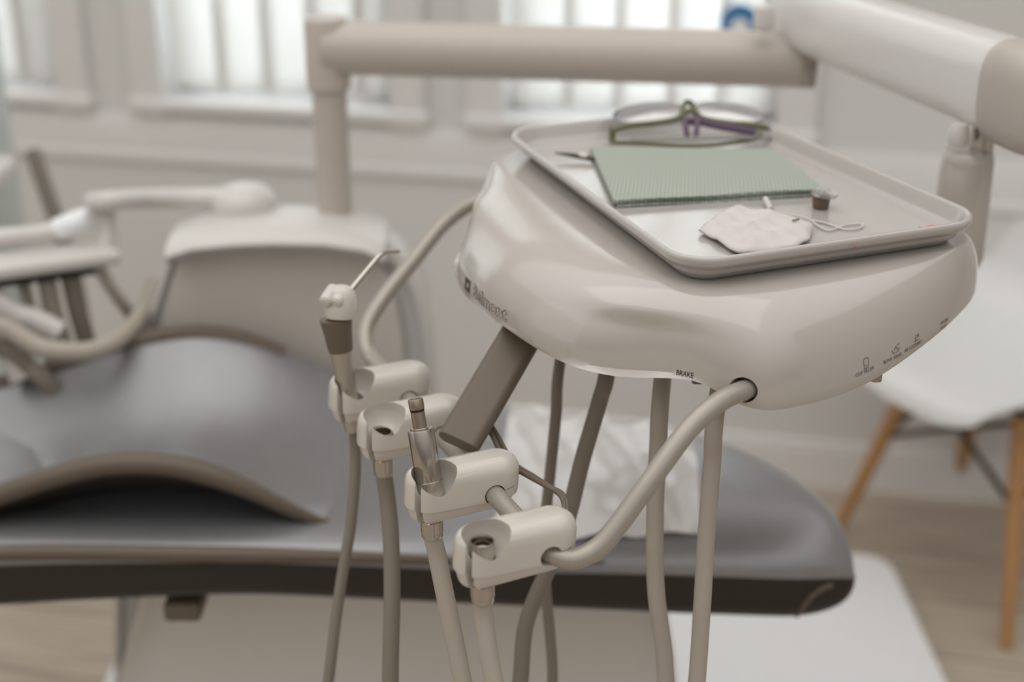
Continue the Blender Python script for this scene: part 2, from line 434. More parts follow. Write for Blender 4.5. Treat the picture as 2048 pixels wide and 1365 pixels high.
# screw and small fittings under the head
q = px(1412, 775, 1.09); link('brake_lever', box(q+Vector((0, .012, .004)), (.020, .012, .010), .002), M['slab'], unit)
q = px(1752, 747, 1.135); link('drain_fitting', lathe([(.005, -.006), (.0052, 0), (.0045, .004), (.0045, .03)], q, (0, 0, 1), 16), M['brass'], unit, label='small brass fitting under the head')
# support post at the back
pp = px(1938, 300, 1.40); pz = pp.z
link('post', lathe([(.024, -.12), (.0275, -.11), (.0268, -.06), (.0255, -.01), (.0235, -.001), (.0225, 0), (.008, 0)], pp, (0, 0, 1), 40), M['white'], unit)
link('post_knob', lathe([(.0, .022), (.008, .021), (.010, .014), (.0105, .004), (.009, 0), (0, 0)], px(1915, 290, 1.385)+Vector((0, 0, 0)), (0, 0, 1), 24), M['cab'], unit)

def proj(p):
    d = p-Vector((0, 0, CH)); Z = d.y*cP-d.z*sP; Y = d.y*sP+d.z*cP
    return round(1024+F*d.x/Z), round(682.5-F*Y/Z), round(Z, 3)
# lettering wrapped onto the housing
camo = Vector((0, 0, CH))
def surf(u, v):
    d = (px(u, v, 1)-camo).normalized(); h, nrm, i, dist = bvh.ray_cast(camo, d)
    if h is None: return None, None
    if nrm.dot(d) > 0: nrm = -nrm
    return h, nrm
def frame(u0, v0, u1, v1):
    a, na = surf(u0, v0); b, nb = surf(u1, v1)
    if a is None or b is None:
        print('MISS', u0, v0, a, u1, v1, b); return None
    n_ = (na+nb).normalized(); r = (b-a); L = r.length; r = (r-n_*r.dot(n_)).normalized(); up = n_.cross(r)
    return a, r, up, n_, L
def text_mesh(body, offset=0, res=3):
    c = bpy.data.curves.new('t', 'FONT'); c.body = body; c.size = 1; c.offset = offset; c.resolution_u = res
    c.fill_mode = 'FRONT'
    o = bpy.data.objects.new('t', c); COL.objects.link(o)
    dg = bpy.context.evaluated_depsgraph_get(); dg.update()
    me = bpy.data.meshes.new_from_object(o.evaluated_get(dg)); bpy.data.objects.remove(o)
    return me
def wrap(me, fr, height, lift=.00025, sx=None, down=0, s0=0, width=None):
    a, r, up, n_, L = fr
    bm = bmesh.new(); bm.from_mesh(me)
    for _ in range(2):
        bmesh.ops.subdivide_edges(bm, edges=[e for e in bm.edges if e.calc_length() > .12], cuts=1)
    bmesh.ops.triangulate(bm, faces=bm.faces)
    xs = [v.co.x for v in bm.verts]; x0, x1 = min(xs), max(xs)
    k = (width if width else L)/(x1-x0)
    for v in bm.verts:
        p = a+r*(s0+(v.co.x-x0)*k)+up*(v.co.y*height-down)
        h, nn, i, d = bvh.ray_cast(p+n_*.03, -n_)
        if h is None or d > .06: h = p
        v.co = h+n_*lift
    out = bpy.data.meshes.new('t'); bm.to_mesh(out); bm.free(); return out
def tri(me): return me
fr = frame(946, 592, 1014, 644)
print('logo', fr)
if fr:
    h = .0155
    link('logo_outline', wrap(text_mesh('Belmont', .028), fr, h*1.05, .0002), M['ink'], hous, sharp=0)
    link('logo_lettering', wrap(text_mesh('Belmont', -.012), fr, h*1.05, .0004), M['inkw'], hous, sharp=0)
fr = frame(930, 578, 940, 588)
if fr:
    sq = mesh([(0, 0, 0), (1, 0, 0), (1, 1, 0), (0, 1, 0), (.28, .3, 0), (.72, .3, 0), (.72, .7, 0), (.28, .7, 0)], [(0, 1, 5, 4), (1, 2, 6, 5), (2, 3, 7, 6), (3, 0, 4, 7)])
    link('logo_square', wrap(sq, fr, .0115, .0004), M['ink'], hous, sharp=0)
fr = frame(1352, 750, 1386, 757)
if fr: link('brake_lettering', wrap(text_mesh('BRAKE', .02), fr, .0052, .0003), M['ink'], hous, sharp=0)
for (u0, v0, u1, v1, t, hh) in ((1711, 755, 1748, 738, 'CUP FILLER', .0042), (1767, 729, 1803, 711, 'BOWL RINSE', .0042), (1808, 706, 1843, 686, 'AIR COOLANT', .0042), (1880, 651, 1896, 641, 'WATER', .0042),
                                (1881, 660, 1893, 652, 'AIR', .003), (1862, 678, 1871, 672, 'ON', .004)):
    fr = frame(u0, v0, u1, v1)
    if fr: link('control_lettering', wrap(text_mesh(t, .012), fr, hh, .0003), M['inkl'], hous, sharp=0)
# little pictograms over the words
def glyph(u0, v0, u1, v1, strokes, hh):
    fr = frame(u0, v0, u1, v1)
    if not fr: return
    ms = []
    V = []; Fc = []
    for st_ in strokes:
        for (xa, ya), (xb, yb) in zip(st_[:-1], st_[1:]):
            d = Vector((xb-xa, yb-ya)); n2 = Vector((-d.y, d.x)).normalized()*.05
            k = len(V); V += [(xa+n2.x, ya+n2.y, 0), (xb+n2.x, yb+n2.y, 0), (xb-n2.x, yb-n2.y, 0), (xa-n2.x, ya-n2.y, 0)]; Fc.append((k, k+1, k+2, k+3))
    link('control_pictogram', wrap(mesh(V, Fc), fr, hh, .0003), M['inkl'], hous, sharp=0)
glyph(1727, 739, 1738, 734, [[(.1, 0), (.9, 0), (1, 1), (.5, 1.15), (0, 1), (.1, 0)], [(.25, .3), (.75, .3)]], .0075)
glyph(1783, 711, 1799, 703, [[(0, .6), (.2, .1), (.8, .1), (1, .6)], [(.3, .5), (.5, 1), (.7, .5)], [(.7, 1), (.95, 1.2)]], .0060)
glyph(1826, 692, 1840, 684, [[(0, .1), (1, .1)], [(.1, .5), (.9, .5)], [(.3, .5), (.3, 1), (.7, 1), (.7, 1.3), (.2, 1.3)]], .0060)

# ---- instrument holders on the bar
vdir = -(Vector((hc, hs, 0))); vdir = (vdir-bd*vdir.dot(bd)).normalized()
def holder_mesh(o):
    # local x outward, y along the bar (away), z up
    R = .0185; x0, x1 = -.004, .049
    def outline(ins):
        pts = []
        r = R-ins
        for k in range(25):
            a = math.radians(90+180*k/24); pts.append((x0-.004+ (r*1.02)*math.cos(a), r*math.sin(a)))
        for k in range(25):
            a = math.radians(-90+180*k/24); pts.append((x1+(r*1.05)*math.cos(a), (r-.0005)*math.sin(a)))
        return pts
    lv = [(-.0275, .0085), (-.0265, .0062), (-.0245, .0048), (-.0195, .0030), (-.0150, .0020), (-.0146, .0003), (-.012, 0), (0, 0), (.008, .0002), (.0130, .0012), (.0170, .0034), (.0198, .0068), (.0212, .0115)]
    rings = []
    for z, ins in lv:
        ring = []
        for x, y in outline(ins):
            zz = z
            if z > 0: zz = z*(1-.28*sst(.01, .062, x))
            else: zz = z*(1+.05*sst(.0, .06, x)) + .010*(1-sst(-.03, .02, x))*(-z/.0275)
            ring.append(Vector((x, y, zz)))
        rings.append(ring)
    base = loft(rings)
    base.transform(Matrix.Translation((0, 0, .0065)) @ Matrix.Rotation(math.radians(-5), 4, 'Y'))
    sx = .047; LZ = .0105
    rr = .0174; pa = [(rr*math.sin(PI/2*k/10), rr*(1-math.cos(PI/2*k/10))-rr) for k in range(1, 11)]
    cutA = lathe([(.0006, -rr)]+pa+[(rr*1.08, .02), (rr*1.3, .05)], (sx-.0015, -.0032, .0075+LZ), (.10, -.30, 1), 44)
    cutB = lathe([(.0096, -.05), (.0096, .03)], (sx, 0, 0), (0, 0, 1), 40)
    ang = math.radians(-38)
    cutC = box((0, 0, 0), (.03, .0052, .08)); cutC.transform(Matrix.Translation((.015, 0, .0)))
    cutC.transform(Matrix.Rotation(ang, 4, 'Z')); cutC.transform(Matrix.Translation((sx, 0, 0)))
    cutD = lathe([(.0088, -.05), (.0088, .05)], (0, 0, 0), (0, 1, 0), 32)
    return boolean(base, [cutA, cutB, cutC, cutD])
hold_me = holder_mesh(None)
T_h = []
spots = []
for v_, w_ in ((.319, -.228), (.3196, -.126), (.3164, -.011), (.307, .068)):
    q = hd(v_, w_, .9); t = (q-bN).dot(bd)/1.0
    spots.append(bN+bd*t)
zax = bd.cross(vdir); 
if zax.z < 0: zax = -zax
HM = []
for i, c in enumerate(spots):
    Rm = Matrix((vdir, bd, zax)).transposed().to_4x4()
    Mx = Matrix.Translation(c) @ Rm
    HM.append(Mx)
    me = hold_me.copy(); 
    if Mx.determinant() < 0: print('flip')
    me.transform(Mx)
    ho = link('instrument_holder', me, M['holder'], unit, sharp=32)
    bv = ho.modifiers.new('bevel', 'BEVEL'); bv.width = .0006; bv.segments = 2; bv.limit_method = 'ANGLE'; bv.angle_limit = math.radians(50); bv.harden_normals = False
    # seam line of the clamp as a thin dark strip
    sm = tube([Mx @ Vector((-.0085, -.0001-.0185, .003)), Mx @ Vector((-.016, -.0172, .0035)), Mx @ Vector((-.0225, -.0095, .0038))], .00018, 6, 4)
    link('seam', sm, M['slab'], ho)
def hl(i, x, y, z): return HM[i] @ Vector((x, y, z))

for i in range(4): print('SOCK', i, proj(hl(i, .047, 0, 0)), proj(hl(i, .047, 0, -.045)), proj(spots[i]))
# ---- hoses hanging from the holders, up again to the underside of the head
def inst_hose(parent, i, pts, r, m, up_pts):
    P = [hl(i, .047, 0, -.024), hl(i, .047, 0, -.034)]+pts+up_pts
    return link('hose', tube(P, r, 14, 8), m, parent)
def collar(parent, i, ztop=-.010, r=.0085):
    return link('collar', lathe([(r*.75, -.0365), (r*.92, -.036), (r, -.035), (r, -.031), (r*1.06, -.0305), (r*1.06, -.020), (r, -.0195), (r, ztop)], hl(i, .047, 0, 0), HM[i].to_3x3() @ Vector((0, 0, 1)), 28), M['steel'], parent)
def socket(parent, i):
    ax = HM[i].to_3x3() @ Vector((0, 0, 1))
    return link('connector', lathe([(.0080, -.025), (.0090, -.024), (.0093, .0020), (.0092, .0036), (.0087, .0043), (.0080, .0042), (.0075, .0030), (.0073, -.004), (.0052, -.0045), (.0050, -.010), (.0001, -.010)], hl(i, .047, 0, .0115), ax, 36), M['steel'], parent)
def Up(u, v, Z): return px(u, v, Z)
t1 = thing('handpiece_hose', 'pale hose with an empty steel socket in the holder nearest the camera', 'dental hose', hl(0, .047, 0, -.03), 'handpiece hoses without an instrument')
inst_hose(t1, 0, [px(968, 1235, 1.05), px(976, 1300, 1.05), px(993, 1390, 1.05), px(1020, 1500, 1.05), px(1110, 1620, 1.10), px(1260, 1640, 1.15), px(1370, 1520, 1.17)], .0072, M['hosel'],
          [px(1392, 1380, 1.165), px(1405, 1200, 1.155), px(1412, 1080, 1.15), px(1424, 930, 1.14), px(1432, 820, 1.13), hd(.60, -.10, 1.03)])
collar(t1, 0); socket(t1, 0)
t2 = thing('handpiece_motor', 'steel micromotor standing upright in the second holder from the front', 'dental handpiece', hl(1, .047, 0, -.03))
inst_hose(t2, 1, [px(874, 1110, 1.136), px(890, 1190, 1.136), px(911, 1290, 1.136), px(935, 1400, 1.136), px(985, 1540, 1.15), px(1110, 1620, 1.19), px(1260, 1590, 1.2)], .0075, M['hosel'],
          [px(1325, 1450, 1.205), px(1330, 1330, 1.205), px(1312, 1180, 1.20), px(1310, 1030, 1.195), px(1316, 900, 1.19), px(1322, 790, 1.185), hd(.58, -.03, 1.03)])
collar(t2, 1)
m0 = hl(1, .047, 0, .003); ax = (px(846, 800, 1.095)-px(874, 968, 1.105)).normalized()
link('motor_ring', lathe([(.0085, -.016), (.0090, -.006), (.0101, -.003), (.0101, 0), (.0107, .0002), (.0107, .0105), (.0103, .0108)], m0, ax, 48), M['steel'], t2)
link('motor_body', lathe([(.0102, .0108), (.0104, .0112), (.0104, .051), (.0100, .0525), (.0090, .0525), (.0072, .0505), (.0001, .0505)], m0, ax, 48), M['steel'], t2)
link('nipple', lathe([(.0062, .0505), (.0061, .053), (.0055, .0535), (.0055, .0665), (.0049, .0667), (.0049, .0682), (.0058, .0684), (.0060, .070), (.0060, .0755), (.0056, .0768), (.0040, .0768), (.0036, .0755), (.0034, .066), (.0001, .066)], m0, ax, 40), M['brass'], t2)
link('bore_shade', lathe([(.0036, .0756), (.0036, .0762), (.0001, .0763)], m0, ax, 30), M['black'], t2)  # black disc paints the darkness inside the bore
link('nipple_seal', lathe([(.005, .0668), (.0057, .0672), (.0057, .0679), (.005, .0683)], m0, ax, 36), M['black'], t2)
t3 = thing('handpiece_hose', 'grey hose in the third holder from the front, behind the upright motor', 'dental hose', hl(2, .047, 0, -.03), 'handpiece hoses without an instrument')
inst_hose(t3, 2, [px(775, 1000, 1.233), px(782, 1080, 1.230), px(784, 1200, 1.225), px(781, 1370, 1.225), px(790, 1500, 1.23), px(870, 1620, 1.25), px(980, 1560, 1.27)], .0073, M['hose'],
          [px(1035, 1400, 1.27), px(1052, 1250, 1.265), px(1100, 1130, 1.26), px(1135, 1040, 1.255), px(1165, 920, 1.25), px(1200, 800, 1.24), px(1216, 735, 1.235), hd(.57, .04, 1.03)])
collar(t3, 2, -.010, .0084)
link('connector', lathe([(.0075, -.025), (.0086, -.024), (.0088, -.006), (.0078, -.005), (.0074, -.014), (.0001, -.014)], hl(2, .047, 0, .010), zax, 32), M['brass'], t3, label='dark worn metal end deep in the holder')

t4 = thing('air_water_syringe', 'three-way syringe with angled tip standing in the farthest holder', 'dental syringe', hl(3, .047, 0, -.03))
inst_hose(t4, 3, [px(711, 910, 1.30), px(709, 970, 1.30), px(700, 1060, 1.30), px(680, 1180, 1.30), px(660, 1340, 1.30), px(650, 1480, 1.31), px(760, 1640, 1.33), px(960, 1660, 1.33), px(1080, 1500, 1.33)], .0052, M['hose'],
          [px(1105, 1370, 1.33), px(1092, 1180, 1.32), px(1088, 1080, 1.31), px(1100, 950, 1.30), px(1112, 830, 1.29), px(1120, 725, 1.28), hd(.55, .09, 1.03)])
s0 = px(697, 800, 1.275); s1 = px(672, 640, 1.25); s2 = px(662, 600, 1.245)
sax = (s1-s0).normalized()
hl_ = (s1-s0).length
link('handle', lathe([(.0076, -.03), (.0082, .0), (.0093, hl_*.50), (.0104, hl_*.62)], s0, sax, 32), M['satin'], t4)
link('grip', lathe([(.0106, hl_*.62), (.0112, hl_*.66), (.0128, hl_*.86), (.0142, hl_*1.0), (.0142, hl_*1.02), (.012, hl_*1.03)], s0, sax, 32), M['slab'], t4, label='darker flared upper handle of the syringe')
h0 = px(681, 634, 1.248); h1_ = px(682, 570, 1.243); ha_ = h1_-h0; hL = ha_.length
link('syringe_head', lathe([(.0128, -.001), (.0140, hL*.1), (.0142, hL*.3), (.0138, hL*.6), (.0122, hL*.82), (.0085, hL*.95), (.004, hL*1.0), (.0001, hL*1.01)], h0, ha_, 32), M['holder'], t4)
for (u, v) in ((650, 604), (672, 606)):
    a_ = px(u+16, v-22, 1.243); b_ = px(u, v, 1.232); d_ = (b_-a_); l_ = d_.length+.002
    link('button', lathe([(.0062, -.002), (.0060, l_*.7), (.0056, l_*.9), (.0036, l_*1.0), (.0001, l_*1.02)], a_, d_, 24), M['holder'], t4)
link('nozzle', tube([px(695, 590, 1.245), px(712, 568, 1.248), px(745, 528, 1.255), px(762, 509, 1.26), px(775, 504, 1.27), px(797, 503, 1.285)], lambda f: .0030-.0012*f, 12, 6), M['steel'], t4)

# thin control cable looping from the bracket to the holders
cb = thing('control_cable', 'thin twin cable hanging from the flat bracket to the front holder', 'cable', px(985, 850, 1.19))
link('cable', tube([px(962, 835, 1.19), px(985, 872, 1.18), px(1005, 912, 1.165), px(1024, 934, 1.15), px(1052, 950, 1.14), px(1092, 972, 1.12), px(1120, 990, 1.11), px(1129, 1015, 1.10), px(1122, 1048, 1.09), px(1103, 1075, 1.085)], .0022, 10, 6), M['slab'], cb)
link('cable', tube([px(968, 830, 1.195), px(993, 868, 1.185), px(1013, 905, 1.17), px(1032, 931, 1.155), px(1062, 950, 1.14), px(1100, 974, 1.12), px(1126, 990, 1.11), px(1135, 1015, 1.10), px(1130, 1045, 1.09), px(1115, 1062, 1.08)], .0020, 10, 6), M['slab'], cb)
link('clip', tube([px(1012, 938, 1.155), px(1018, 925, 1.145), px(1026, 930, 1.145), px(1022, 945, 1.15)], .0016, 8, 6), M['lid'], cb)

# ================================================================== TRAY
tray = thing('instrument_tray', 'white shallow rounded tray lying on the delivery head', 'tray', hd(.65, .04, 1.067))
TC = [(.506, -.177), (.795, -.177), (.797, .256), (.533, .256)]
def quad(ins, r, z, n=10):
    c = [Vector((a, b, 0)) for a, b in TC]; m_ = sum(c, Vector())/4
    sg = [(1, 1), (-1, 1), (-1, -1), (1, -1)]
    cc = [c[i]+Vector((sg[i][0]*ins, sg[i][1]*ins, 0)) for i in range(4)]
    pts = []; r = max(r-ins, .004)
    for i in range(4):
        p = cc[i]; e1 = (cc[(i-1) % 4]-p).normalized(); e2 = (cc[(i+1) % 4]-p).normalized()
        o = p+e1*r+e2*r; a = -e2; b = -e1
        for k in range(n+1):
            t = PI/2*k/n; d = (a*math.cos(t)+b*math.sin(t)); pts.append(o+d*r)
    return [hd(q.x, q.y, z) for q in pts]
RC = .040
tr_me = loft([quad(.03, RC, 1.0678), quad(.017, RC, 1.0678), quad(.0140, RC, 1.072), quad(.0080, RC, 1.0785), quad(.0030, RC, 1.0820), quad(.0006, RC, 1.0845), quad(-.0004, RC, 1.0875), quad(.0002, RC, 1.0902), quad(.0018, RC, 1.0912), quad(.0038, RC, 1.0908), quad(.0050, RC, 1.0890),
              quad(.0075, RC, 1.081), quad(.0105, RC, 1.0738), quad(.013, RC, 1.0722), quad(.018, RC, 1.0718), quad(.05, RC, 1.0718), quad(.11, RC, 1.0718)])
tro = link('tray_body', tr_me, M['tray'], tray, sharp=60)
ZF = 1.0720
link('chip', lathe([(.0001, .0), (.0016, .0002), (.0012, .0006), (.0001, .0008)], hd(.658, -.1792, 1.085), Vector((-hs*-1, -hc, 0)), 10), M['rust'], tray, label='small brown chip on the rim of the tray')
# folded green paper bib
bibc = [onz(1180, 306, ZF), onz(1548, 311, ZF), onz(1648, 392, ZF), onz(1228, 416, ZF)]
bib = thing('paper_bib', 'folded pale green waffle paper bib lying on the tray', 'paper bib', sum(bibc, Vector())/4)
def sheet(c, z0, z1, sh, bow=0):
    V = []; n = 14
    for k, zz in enumerate((z0, z1)):
        for i in range(n+1):
            for j in range(n+1):
                a = i/n; b = j/n
                p = c[0].lerp(c[1], a).lerp(c[3].lerp(c[2], a), b)
                w_ = bow*math.sin(PI*a*1.0)*(b)*.6+.0006*math.sin(a*9+k)*b
                V.append(Vector((p.x, p.y, zz+w_+sh*(1-b)*.3)))
    N1 = (n+1)**2; Fc = []
    for i in range(n):
        for j in range(n):
            q = i*(n+1)+j
            Fc += [(q, q+1, q+n+2, q+n+1), (N1+q+n+1, N1+q+n+2, N1+q+1, N1+q)]
    for i in range(n):
        for (a, b) in ((i*(n+1), (i+1)*(n+1)), (i*(n+1)+n, (i+1)*(n+1)+n), (i, i+1), (n*(n+1)+i, n*(n+1)+i+1)):
            Fc.append((a, b, N1+b, N1+a))
    return mesh(V, Fc)
def shr(c, t, d=Vector((0, 0, 0))):
    m_ = sum(c, Vector())/4; return [p.lerp(m_, t)+d for p in c]
link('lower_layer', sheet(shr(bibc, .012, Vector((.002, -.001, 0))), ZF+.0003, ZF+.0018, 0), M['bib'], bib)
link('middle_layer', sheet(shr(bibc, .006, Vector((-.001, .0015, 0))), ZF+.0024, ZF+.0040, 0, .0006), M['bib'], bib)
link('upper_layer', sheet(bibc, ZF+.0050, ZF+.0066, .001, .0012), M['bib'], bib)
# probe under the bib
pr = thing('dental_probe', 'thin pointed steel instrument poking out from under the green bib', 'dental instrument', onz(1160, 308, ZF))
a = px(1112, 306, 1.387); 
pA = onz(1112, 316, ZF); pA.z = ZF+.006; pB = onz(1200, 325, ZF); pB.z = ZF+.0045
link('shaft', tube([onz(1110, 318, ZF)+Vector((0, 0, .006)), onz(1140, 321, ZF)+Vector((0, 0, .0055)), onz(1180, 325, ZF)+Vector((0, 0, .0040)), onz(1196, 328, ZF)+Vector((0, 0, .0034))], lambda f: .0006+.0018*min(1, f*2.5), 10, 6), M['wire'], pr)
link('collar', lathe([(.0025, 0), (.0034, .001), (.0034, .009), (.0025, .010)], onz(1158, 322, ZF)+Vector((0, 0, .0052)), onz(1230, 330, ZF)-onz(1158, 322, ZF), 14), M['steel'], pr)
# paste cup
pc0 = onz(1641, 416, ZF)
pc = thing('paste_cup', 'small brown paste cup with a clear fluted lid beside the bib', 'cup', pc0)
link('cup', lathe([(.0065, 0), (.0072, .001), (.0078, .0095), (.0080, .0105), (.0072, .0108)], pc0, (0, 0, 1), 32), M['brown'], pc)
nl = 28; V = []
rg = []
tl = Vector((.12, -.10, 1)).normalized()
Nn = Vector((1, 0, -.12)).normalized(); Bb = tl.cross(Nn)
for (r, h) in ((.0070, .0105), (.0105, .0125), (.0118, .0150), (.0112, .0152), (.0092, .0140), (.0001, .0135)):
    rg.append([pc0+tl*h+(Nn*math.cos(2*PI*j/112)+Bb*math.sin(2*PI*j/112))*(r*(1+(.05*math.cos(28*2*PI*j/112) if r > .009 else 0))) for j in range(112)])
link('lid', loft(rg, True, True), M['lid'], pc)
# crumpled paper pouch with string
po = thing('gauze_pouch', 'crumpled white gauze pouch with a looped string on the near part of the tray', 'pouch', onz(1500, 480, ZF))
corners = [onz(u, v, ZF) for u, v in ((1470, 421), (1500, 426), (1560, 436), (1600, 447), (1625, 462), (1618, 488), (1590, 502), (1535, 510), (1478, 517), (1448, 498), (1425, 484), (1396, 470), (1412, 456), (1440, 438))]
def blanket(P, cen_, hfun, N=9, seg=60, thick=.0012):
    B = resample(P, seg)
    rings = []
    for side in (0, 1):
        rr = []
        for k in range(N+1):
            f = k/N
            ring = []
            for q in B:
                p = cen_.lerp(q, f); z = hfun(p, f)
                ring.append(Vector((p.x, p.y, (ZF+.0003 if side == 0 else ZF+.0003+thick)+(z if side else z*.82))))
            rr.append(ring)
        rings.append(rr)
    rs = rings[1][:]; rs += list(reversed(rings[0]))
    return loft(rs, False, False)
cn = sum(corners, Vector())/len(corners)
def hp_(p, f):
    x, y = p.x*70, p.y*70
    rd = abs(math.sin(x*1.1-y*.9+.6*math.sin(y)))
    return max(0, .0040+.0045*(1-rd)+.0022*abs(math.sin(x*2.0+y*1.1))+.0009*math.sin(y*4.1+x))*(1-.55*f**5)
link('pouch', blanket(corners, cn, hp_), M['cotton'], po, sharp=0)
zz = Vector((0, 0, .0022))
link('string', tube([onz(1533, 412, ZF)+zz*2, onz(1540, 425, ZF)+zz, onz(1575, 434, ZF)+zz, onz(1615, 443, ZF)+zz, onz(1640, 458, ZF)+zz*.6, onz(1660, 464, ZF)+zz*.6, onz(1690, 454, ZF)+zz*.6, onz(1722, 451, ZF)+zz*.6, onz(1720, 459, ZF)+zz*.6, onz(1690, 462, ZF)+zz*.6, onz(1650, 449, ZF)+zz*.6, onz(1625, 444, ZF)+zz*.6], .0009, 8, 8), M['cotton'], po)
link('string_end', tube([onz(1530, 409, ZF)+zz*2.4, onz(1541, 423, ZF)+zz], .0026, 10, 4), M['cotton'], po)
link('thread_mark', tube([onz(1584, 462, ZF)+Vector((0, 0, .009)), onz(1596, 459, ZF)+Vector((0, 0, .009))], .0009, 8, 2), M['green'], po, label='tiny green mark on the pouch')
ob = link('orange_clip', tube([onz(1838, 462, ZF)+zz, onz(1848, 465, ZF)+zz*1.3, onz(1857, 460, ZF)+zz*1.2, onz(1872, 459, ZF)+zz], .0014, 10, 6), M['orange'])
solo(ob, 'tiny orange plastic piece behind the near rim of the tray', 'clip')
# safety glasses
gg = thing('safety_glasses', 'green and purple safety glasses folded on the far end of the tray', 'glasses', onz(1380, 290, ZF))
gl0 = px(1222, 268, 1.40); gl1 = px(1542, 268, 1.385)
ga = onz(1224, 262, ZF+.014); gb = onz(1543, 260, ZF+.014); gx = (gb-ga); GW = gx.length; gx.normalize(); gy = Vector((-gx.y, gx.x, 0)); gz = Vector((0, 0, 1))
def G(x, y, z): return ga+gx*(x*GW)+gy*y+gz*z
def brow(x): return .024*(1-(2*x-1)**2)           # wraparound bow away from the camera
# the front lies back: lenses tilt away
def lensloop(x0, x1, n=36):
    pts = []
    for k in range(n):
        a = 2*PI*k/n; cx = (x0+x1)/2; hx = (x1-x0)/2
        ca, sa_ = math.cos(a), math.sin(a)
        x = cx+hx*math.copysign(abs(ca)**.75, ca)
        t = .5+.5*math.copysign(abs(sa_)**.85, sa_)
        y = brow(x)*.6+.004+t*.024
        z = .002+t*.016*(1-.35*abs(2*x-1)**2)+.003
        pts.append(G(x, y, z))
    return pts
for (x0, x1) in ((.02, .475), (.525, .98)):
    L = lensloop(x0, x1)
    fm = tube(L+[L[0], L[1]], .0013, 10, 2)
    link('rim', fm, M['lid'], gg)
    c_ = sum(L, Vector())/len(L)
    rr = [[c_.lerp(p, f)+Vector((0, 0, .0016*(1-f*f))) for p in L] for f in (.02, .5, .98)]
    rr2 = [[p-Vector((0, 0, .0008)) for p in r] for r in reversed(rr)]
    link('lens', loft(rr+rr2, True, True), M['lens'], gg)
link('bridge', tube([G(.44, brow(.44)*.6+.004, .009), G(.47, brow(.47)*.6+.018, .018), G(.5, brow(.5)*.6+.022, .021), G(.53, brow(.53)*.6+.018, .018), G(.56, brow(.56)*.6+.004, .009)], .0034, 10, 6, flat=.7), M['green'], gg)
link('brow_bar', tube([G(.0, .0, .000), G(.12, .008, .0035), G(.28, .013, .005), G(.42, .015, .009), G(.5, .019, .0165), G(.58, .015, .009), G(.72, .013, .005), G(.88, .008, .0035), G(1.0, .0, .002)], .0030, 12, 6, flat=.8), M['green'], gg)
link('nose_pad', join(tube([G(.455, .012, .010), G(.465, .004, .002), G(.475, -.001, -.008)], .003, 10, 5), tube([G(.545, .012, .010), G(.535, .004, .002), G(.525, -.001, -.008)], .003, 10, 5)), M['purple'], gg, label='purple nose pads')
link('inner_shield', tube([G(.46, .012, .006), G(.55, .013, .006), G(.7, .010, .001), G(.9, .004, -.003)], .0042, 10, 6, flat=.35), M['purple'], gg, label='purple inside of the frame')
for (P, nm) in (([G(-.005, .0, .004), G(-.012, -.004, -.004), G(.0, -.010, -.009), G(.15, -.018, -.0085), G(.4, -.026, -.009), G(.62, -.026, -.0085), G(.83, -.016, -.007), G(.93, -.011, -.004)], 0),
               ([G(1.005, .0, .003), G(1.012, -.004, -.003), G(.97, -.013, -.006), G(.80, -.020, -.002), G(.66, -.024, -.0015), G(.45, -.021, -.0035), G(.25, -.013, -.006), G(.12, -.008, -.007)], 1)):
    link('temple', tube(P, .0026, 12, 6, flat=.75), M['green'] if nm == 0 else M['lid'], gg, label=['green temple arm', 'clear temple tip over the green arm'][nm])
link('hinge', box(G(.0, -.001, -.003), (.007, .006, .013), .0015, RZ(math.atan2(gx.y, gx.x))), M['green'], gg)
link('hinge', box(G(1.0, -.002, -.004), (.008, .006, .015), .0015, RZ(math.atan2(gx.y, gx.x))), M['purple'], gg)

# ================================================================== ARMS AND COLUMN
zc1 = px(655, 62, 1.90)
arm = thing('support_arm', 'beige upright pole with a thick horizontal arm in front of the windows', 'equipment arm', px(672, 440, 1.90))
cx, cy = px(668, 300, 1.90).x, px(668, 300, 1.90).y
pb = px(672, 445, 1.90)
top = Vector((pb.x, pb.y, px(650, 5, 1.90).z))
link('pole', lathe([(.0235, -.01), (.0225, .0), (.0225, top.z-pb.z-.09)], pb, (0, 0, 1), 36), M['arm'], arm)
link('pole_head', lathe([(.0225, -.095), (.0285, -.088), (.0285, -.006), (.026, 0), (.001, .001)], top, (0, 0, 1), 36), M['arm'], arm)
e0 = Vector((pb.x, pb.y, px(655, 66, 1.90).z)); e1 = px(1600, 125, 1.74); e1.z = e0.z
link('crossbar', tube([e0, e0.lerp(e1, .5), e1-(e1-e0).normalized()*.004, e1], lambda f: .034 if f < .999 else .031, 32, 8), M['arm'], arm)
link('screw', lathe([(.0035, 0), (.0035, .004), (.002, .005)], px(676, 293, 1.875), (0, -1, 0), 12), M['slab'], arm)
cp = px(1548, 40, 1.72); link('joint_collar', lathe([(.026, -.03), (.026, .012), (.022, .016), (.0001, .017)], px(1592, 62, 1.745), (0, 0, 1), 28), M['slab'], arm)
link('joint_cap', lathe([(.0001, .018), (.011, .016), (.013, .008), (.013, -.008), (.008, -.012)], px(1528, 40, 1.69), (0, 0, 1), 20), M['cab'], arm)
